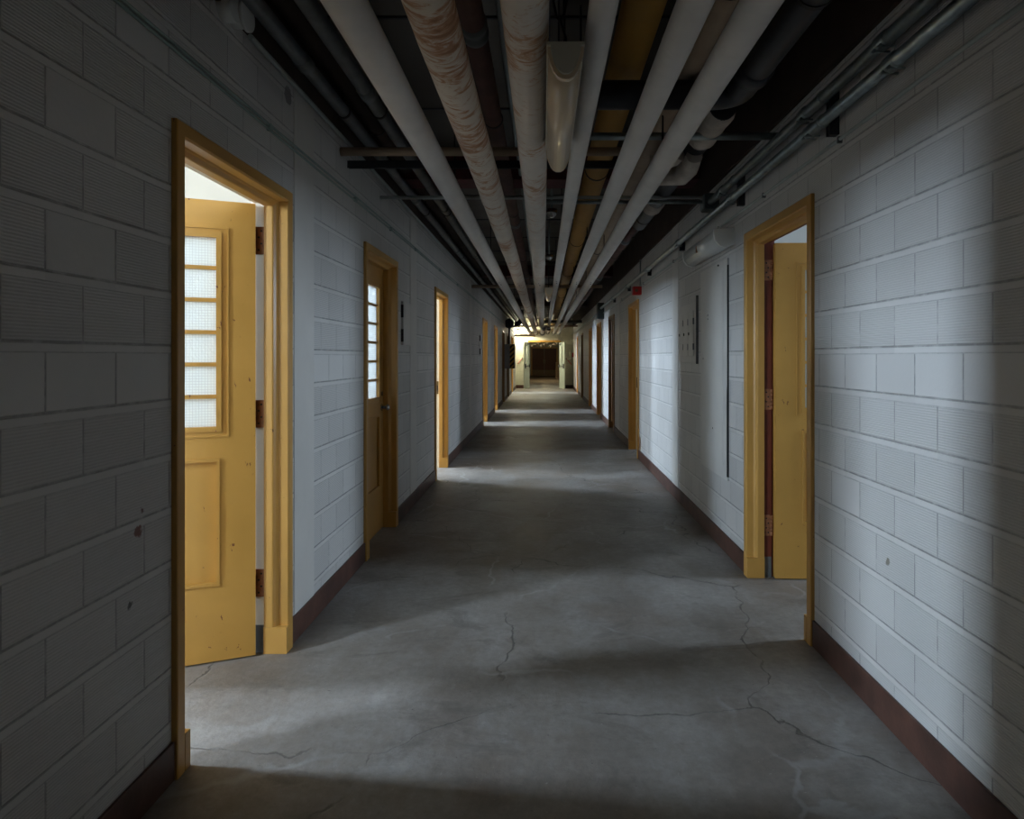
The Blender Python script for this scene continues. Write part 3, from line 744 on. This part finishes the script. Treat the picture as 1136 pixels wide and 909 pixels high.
# thin white wire mould with clips
p = thing('surface_cable', 'thin white surface cable low on the right wall, above the door heads', 'cable', (0, 0, 0))
tube('cable', [(XR-.01, YB+.1, H+.955), (XR-.01, 5.6, H+.955), (XR-.01, 5.9, H+.95), (XR-.01, 28, H+.95)], .008, M['conduit'], p, 10)
for yy in (2.9, 3.9, 4.9, 6.6, 8.6, 11): box('clip', (XR-.02, XR, yy, yy+.012, H+.938, H+.966), M['greypipe'], p)

# left wall cables and conduit
p = thing('surface_cable', 'thin grey green cable pair clipped along the upper left wall', 'cable', (0, 0, 0))
bm = bmesh.new()
for dz in (0, .022):
    pts = [(XL+.010, y, H+1.015+dz+.004*math.sin(y*1.3+dz*60)) for y in [YB+.1+i*.4 for i in range(78)]]
    add_tube(bm, pts, .006, 8)
finish(bm, 'cable', M['greenwire'], p)
for yy in (2.95, 4.3, 5.3, 6.3, 7.8, 9.4, 11.6):
    tube('clip', [(XL, yy, H+1.022), (XL+.02, yy, H+1.022)], .016, M['greenwire'], p, 12)
tag(tube('conduit', [(XL+.026, 2.72, H+1.315), (XL+.026, YE-.1, H+1.315)], .012, M['conduit']), 'thin white conduit along the top edge of the left wall', 'conduit')
tag(tube('conduit', [(XL+.026, YB+.1, H+1.36), (XL+.026, 2.48, H+1.36)], .013, M['conduit']), 'short white conduit entering the round boxes at upper left', 'conduit')
p = thing('junction_box', 'pair of round white junction boxes at the top of the left wall', 'junction box', (0, 0, 0))
bm = bmesh.new(); add_tube(bm, [(XL, 2.54, H+1.34), (XL+.05, 2.54, H+1.34)], .055, 24); finish(bm, 'box_body', M['white'], p)
bm = bmesh.new(); add_tube(bm, [(XL+.05, 2.62, H+1.35), (XL+.062, 2.62, H+1.35)], .062, 24); add_tube(bm, [(XL, 2.62, H+1.35), (XL+.05, 2.62, H+1.35)], .05, 24); finish(bm, 'box_cover', M['white'], p)
# small panels on the left wall
for (y0, y1, z0, z1, lab) in ((5.72, 6.02, 1.50, 1.88, 'small white cover plate on the left wall beside the second door'), (12.7, 13.0, 1.42, 1.84, 'small dark edged panel on the left wall before the fourth door')):
    p = tag(box('cover_plate', (XL, XL+.02, y0, y1, z0, z1), M['smooth'], bevel=.003), lab, 'cover plate')
    bm = bmesh.new(); add_box(bm, XL+.0, XL+.021, y0-.003, y0+.002, z0+.03, z0+.14); finish(bm, 'hinge', M['hanger'], p); box('hinge', (XL, XL+.021, y0-.003, y0+.002, z1-.14, z1-.03), M['hanger'], p)

# ------------------------------------------------------------------ right wall panels
p = thing('access_panel', 'tall smooth white board patch on the right wall with a dark crack down its edge', 'wall panel', (0, 0, 0))
box('board', (XR-.012, XR, 4.68, 5.47, .52, 2.10), M['smooth'], p, bevel=.002)
box('inner_board', (XR-.018, XR-.012, 4.78, 5.40, .62, 2.02), M['smooth'], p, bevel=.002)
bm = bmesh.new(); zs = [.55+i*.05 for i in range(31)]
L_ = [bm.verts.new((XR-.0145, 4.672+random.uniform(-.001, .001), q)) for q in zs]
R_ = [bm.verts.new((XR-.0145, (4.686 if q < 1.2 else 4.6745)+random.uniform(-.002, .002), q)) for q in zs]
for i in range(30): bm.faces.new((L_[i], R_[i], R_[i+1], L_[i+1]))
g = bmesh.ops.extrude_face_region(bm, geom=bm.faces[:]); bmesh.ops.translate(bm, vec=(.012, 0, 0), verts=[v for v in g['geom'] if isinstance(v, bmesh.types.BMVert)])
o = finish(bm, 'edge_crack', M['darkplastic'], p); o['label'] = 'dark gap along the board edge'
for yy, zz in ((5.2, 1.72), (5.2, 1.69), (5.35, 1.38), (5.05, .85), (4.9, 2.07)): box('screw', (XR-.020, XR-.012, yy, yy+.012, zz, zz+.012), M['hanger'], p)
p = thing('breaker_cabinet', 'flush white breaker cabinet with three narrow doors on the right wall', 'electrical cabinet', (0, 0, 0))
box('cover', (XR-.014, XR, 5.62, 6.34, 1.345, 1.87), M['smooth'], p, bevel=.003)
for k_, (y0, y1) in enumerate(((5.70, 5.895), (5.905, 6.095), (6.105, 6.29))):
    d_ = box('cabinet_door', (XR-.024, XR-.014, y0, y1, 1.405, 1.80), M['smooth'], p, bevel=.003)
    box('latch', (XR-.030, XR-.024, y1-.045, y1-.022, 1.59, 1.615), M['darkplastic'], d_)
    for zz in (1.46, 1.68): box('hinge', (XR-.027, XR-.014, y0-.004, y0+.003, zz, zz+.055), M['greypipe'], d_)
    if k_: box('gap_line', (XR-.0155, XR-.014, y0-.0095, y0-.0005, 1.405, 1.80), M['hanger'], p)
box('edge_strip', (XR-.02, XR, 5.60, 5.606, 1.34, 1.92), M['greypipe'], p)
# wall light
p = thing('wall_light', 'rounded white wall light above the board patch on the right wall', 'wall light', (0, 0, 0))
prof = [(XR, 2.175), (XR-.06, 2.155), (XR-.10, 2.168), (XR-.128, 2.20), (XR-.136, 2.235), (XR-.135, 2.272), (XR, 2.282)]
bm = bmesh.new(); n = len(prof)
A = [bm.verts.new((x, 4.565, z)) for x, z in prof]; B = [bm.verts.new((x, 5.55, z)) for x, z in prof]
for i in range(n-1): f = bm.faces.new((A[i], A[i+1], B[i+1], B[i])); f.smooth = i < 5
bm.faces.new(B); bm.faces.new(A[::-1]); finish(bm, 'diffuser', M['diffuser_white'], p)
for y0, y1 in ((4.54, 4.565), (5.55, 5.575)):
    bm = bmesh.new(); g = [(XR + (x-XR)*1.04, 2.22+(z-2.22)*1.06) for x, z in prof]
    A = [bm.verts.new((x, y0, z)) for x, z in g]; B = [bm.verts.new((x, y1, z)) for x, z in g]
    for i in range(n): bm.faces.new((A[i], A[(i+1) % n], B[(i+1) % n], B[i]))
    bm.faces.new(B); bm.faces.new(A[::-1]); finish(bm, 'end_cap', M['white'], p)
box('pull_tab', (XR-.139, XR-.128, 5.08, 5.10, 2.20, 2.25), M['hinge'], p)
# fire alarm
p = thing('alarm_box', 'small red fire alarm box high on the right wall before the second door', 'fire alarm', (0, 0, 0))
box('box_body', (XR-.115, XR, 8.83, 8.95, H+.83, H+.94), M['red'], p, bevel=.008)
tube('sounder', [(XR-.07, 8.83, H+.885), (XR-.07, 8.822, H+.885)], .022, M['kick'], p, 16)
tube('feed_pipe', [(XR-.012, 8.89, H+.94), (XR-.012, 8.89, H+1.3)], .010, M['galv'], p, 10)

# ------------------------------------------------------------------ hanging strip lights
def strip_light(loc, label, scale=1.0):
    p = thing('strip_light', label, 'light fixture', loc, 0, 'hanging strip lights')
    half = [(.056, .10), (.054, .075), (.046, .05), (.036, .025), (.024, .008), (.010, 0.0)]
    prof = half + [(-x, z) for x, z in half[::-1]]
    L = 1.09
    def solid(pr, y0, y1, nm, mat, sm):
        bm = bmesh.new(); A = [bm.verts.new((x, y0, z)) for x, z in pr]; B = [bm.verts.new((x, y1, z)) for x, z in pr]; n = len(pr)
        for i in range(n): f = bm.faces.new((A[i], A[(i+1) % n], B[(i+1) % n], B[i])); f.smooth = sm and i < n-1
        bm.faces.new(B); bm.faces.new(A[::-1]); return finish(bm, nm, mat, p)
    solid(prof, .03, L-.03, 'diffuser', M['diffuser'], True)
    big = [(x*.86, .012+z*.9) for x, z in prof]
    solid(big, 0, .012, 'end_cap', M['endcap'], False); solid([(x*1.04, z-.002 if z < .05 else z) for x, z in prof], .012, .035, 'end_band', M['diffuser'], True)
    solid(big, L-.012, L, 'end_cap', M['endcap'], False); solid([(x*1.04, z) for x, z in prof], L-.035, L-.012, 'end_band', M['diffuser'], True)
    bm = bmesh.new(); add_box(bm, -.06, .06, 0, L, .10, .112); finish(bm, 'housing', M['endcap'], p, bevel=.003)
    for yy in (.12, L-.12): tube('hanging_rod', [(0, yy, .11), (0, yy, CEIL-loc[2])], .0035, M['darkplastic'], p, 8)
    return p
M['endcap'] = plain('grey_olive_enamel', rgb(196, 190, 172), .45, var=.05)
p = strip_light((.070, 2.08, H+.88), 'cream hanging strip light between the white pipes, nearest')
# loose cord looped over the near light
pts = [(-.015+.028*math.sin(t_*.45), .10+.01*t_*.1, .40-.17*math.cos(t_*.45)) for t_ in range(16)]
tube('cord', [(.0, .08, .112), (.004, .09, .16)] + pts + [(.0, .15, CEIL-H-.88)], .0045, M['darkplastic'], p, 8)
strip_light((.078, 9.5, H+.88), 'cream hanging strip light, second down the corridor')
# heat detectors between the pipes
for y, lab in ((5.75, 'small round heat detector just past the nearest strip light'), (8.3, 'small round heat detector before the second strip light')):
    p = thing('heat_detector', lab, 'detector', (.07, y, H+1.22), 0, 'heat detectors')
    bm = bmesh.new(); add_tube(bm, [(0, 0, .06), (0, 0, .02), (0, 0, 0), (0, 0, -.012)], [.05, .045, .03, .012], 20); finish(bm, 'sensor', M['chrome'], p)
    tube('stem', [(0, 0, .06), (0, 0, CEIL-H-1.22)], .01, M['galv'], p, 8)
# emergency spotlight
p = thing('emergency_light', 'shiny twin spotlight hanging between pipes before the lobby', 'emergency light', (.085, 21.0, H+.83))
bm = bmesh.new(); add_box(bm, -.10, .10, -.05, .05, .07, .145); finish(bm, 'battery_box', M['endcap'], p, bevel=.01)
for sx in (-.075, .075):
    bm = bmesh.new(); add_tube(bm, [(sx, .02, .10), (sx, -.02, .09), (sx, -.09, .05), (sx, -.10, .045)], [.02, .045, .065, .06], 18); finish(bm, 'spot_head', M['chrome'], p)
tube('stem', [(0, 0, .14), (0, 0, CEIL-H-.83)], .012, M['galv'], p, 8)

# hazard striped box hanging by the left wall
p = thing('control_box', 'dark grey box with yellow and black hazard stripes on the left wall', 'control box', (0, 0, 0))
box('box_body', (XL, XL+.33, 20.85, 21.15, 1.03, 1.80), plain('mid_grey_enamel', rgb(150, 150, 148), .5), p, bevel=.006)
o = box('warning_stripe', (XL+.17, XL+.30, 20.842, 20.85, 1.04, 1.79), M['hazard'], p); o['label'] = 'yellow and black hazard striped strip'
tube('feed_pipe', [(XL+.14, 21.0, 1.8), (XL+.14, 21.0, 2.4), (XL+.14, 21.0, 2.62)], .03, M['black'], p, 12)
# dark blower and ducting above it
p = thing('duct_fan', 'black fan unit and duct elbow high in the far left corner', 'fan unit', (-.96, 21.4, H+1.02))
bm = bmesh.new(); add_tube(bm, [(-.16, -.1, .05), (-.16, .25, .05)], .15, 24); finish(bm, 'fan_housing', M['black'], p, bevel=.01)
bm = bmesh.new(); add_tube(bm, [(.02, .05, .06), (.12, .05, .05), (.2, .05, .10), (.24, .05, .2), (.24, .05, .5)], [.08, .08, .085, .08, .08], 18); finish(bm, 'duct_elbow', M['black'], p)
bm = bmesh.new(); add_box(bm, -.34, .08, -.02, .02, -.06, -.02); finish(bm, 'mounting_bar', M['black'], p)

# pull-cord arms on the lobby wall
for (x0, z0, x1, z1, lab) in ((-1.16, 1.08, -.93, 1.34, 'thin red bar slanting on the cream wall left of the pale doors'), (1.0, 1.32, 1.25, 1.05, 'thin red bar slanting on the cream wall right of the pale doors')):
    p = thing('slanted_bar', lab, 'bar', (0, 0, 0))
    tube('bar', [(x0, YE-.04, z0), (x1, YE-.04, z1)], .014, M['red'], p, 8)
    e_ = (x1, z1) if x0 < 0 else (x0, z0)
    tube('end_knob', [(e_[0], YE, e_[1]), (e_[0], YE-.07, e_[1])], .03, M['greypipe'], p, 12)
p = thing('pull_station', 'small red pull station beside the slanted bar right of the pale doors', 'fire alarm', (0, 0, 0))
box('box_body', (XR-.06, XR, 29.0, 29.14, 1.38, 1.58), M['red'], p, bevel=.006)
tube('conduit_arm', [(XR-.03, 29.05, 1.38), (XR-.28, YE-.05, 1.24)], .012, M['white'], p, 8)

# ------------------------------------------------------------------ lamps at the far end
def bulkhead(loc, label, col, st, r=.07, down=True):
    p = thing('bulkhead_lamp', label, 'lamp', loc, 0, 'lit lamps at the far end')
    bm = bmesh.new(); add_tube(bm, [(0, 0, .10), (0, 0, .045)], r*1.15, 20); finish(bm, 'lamp_base', M['white'], p)
    bm = bmesh.new(); add_tube(bm, [(0, 0, .045), (0, 0, .02), (0, 0, -.02), (0, 0, -.045), (0, 0, -.06)], [r*.8, r, r*.9, r*.6, r*.2], 20)
    finish(bm, 'lit_globe', emit('lit_globe', col, st), p); return p
bulkhead((-1.02, 28.75, 2.50), 'lit warm lamp in the far left corner before the pale doors', (1.0, .92, .66, 1), 520, .08)
box('wall_arm', (XL+1.02, .02, -.02, .02, .09, .12), M['galv'], bpy.data.objects['bulkhead_lamp'])
bulkhead((.1, 31.0, 2.35), 'lit pale lamp on the ceiling just past the pale doors', (.93, 1.0, .8, 1), 330)
tube('stem', [(0, 0, .10), (0, 0, CEIL-2.35)], .015, M['galv'], bpy.data.objects['bulkhead_lamp.001'], 8)
bulkhead((.1, 38.7, 2.62), 'lit warm lamp on the ceiling of the far passage', (1.0, .75, .38, 1), 400)
tube('stem', [(0, 0, .10), (0, 0, CEIL-2.62)], .015, M['galv'], bpy.data.objects['bulkhead_lamp.002'], 8)
# lagged fittings hanging beyond the fire doors
for k_ in range(9):
    x = -.60+k_*.155; z = 1.97+.06*(k_ % 3)
    p = thing('low_pipe', 'tan lagged pipe seen through the top of the pale doors', 'pipe', (0, 0, 0), 0, 'tan pipes beyond the pale doors')
    tube('lagging', [(x, 33, z), (x, 35, z+.01), (x, 38, z)], .05, M['tan'], p, 12); hangers(p, x, z, .05, (33.4, 37.4))

# ------------------------------------------------------------------ camera, world, view
cam = bpy.data.cameras.new('camera'); co = bpy.data.objects.new('camera', cam); C.objects.link(co)
co.location = (0, 0, H); co.rotation_euler = (math.radians(90), 0, 0)
cam.sensor_fit = 'HORIZONTAL'; cam.sensor_width = 36; cam.lens = 735/1136*36
cam.shift_x = -35/1136; cam.shift_y = -58.5/1136; cam.clip_start = .05; cam.clip_end = 200
sc.camera = co
w = bpy.data.worlds.new('world'); sc.world = w; w.use_nodes = True
w.node_tree.nodes['Background'].inputs[0].default_value = (.5, .6, .75, 1); w.node_tree.nodes['Background'].inputs[1].default_value = .4
vs = sc.view_settings; vs.view_transform = 'Standard'; vs.look = 'None'; vs.gamma = 1; vs.use_curve_mapping = False; vs.exposure = 0.4
sc.cycles.use_denoising = True; sc.cycles.max_bounces = 10; sc.cycles.diffuse_bounces = 6; sc.cycles.transparent_max_bounces = 10
sc.cycles.sample_clamp_indirect = 6.0
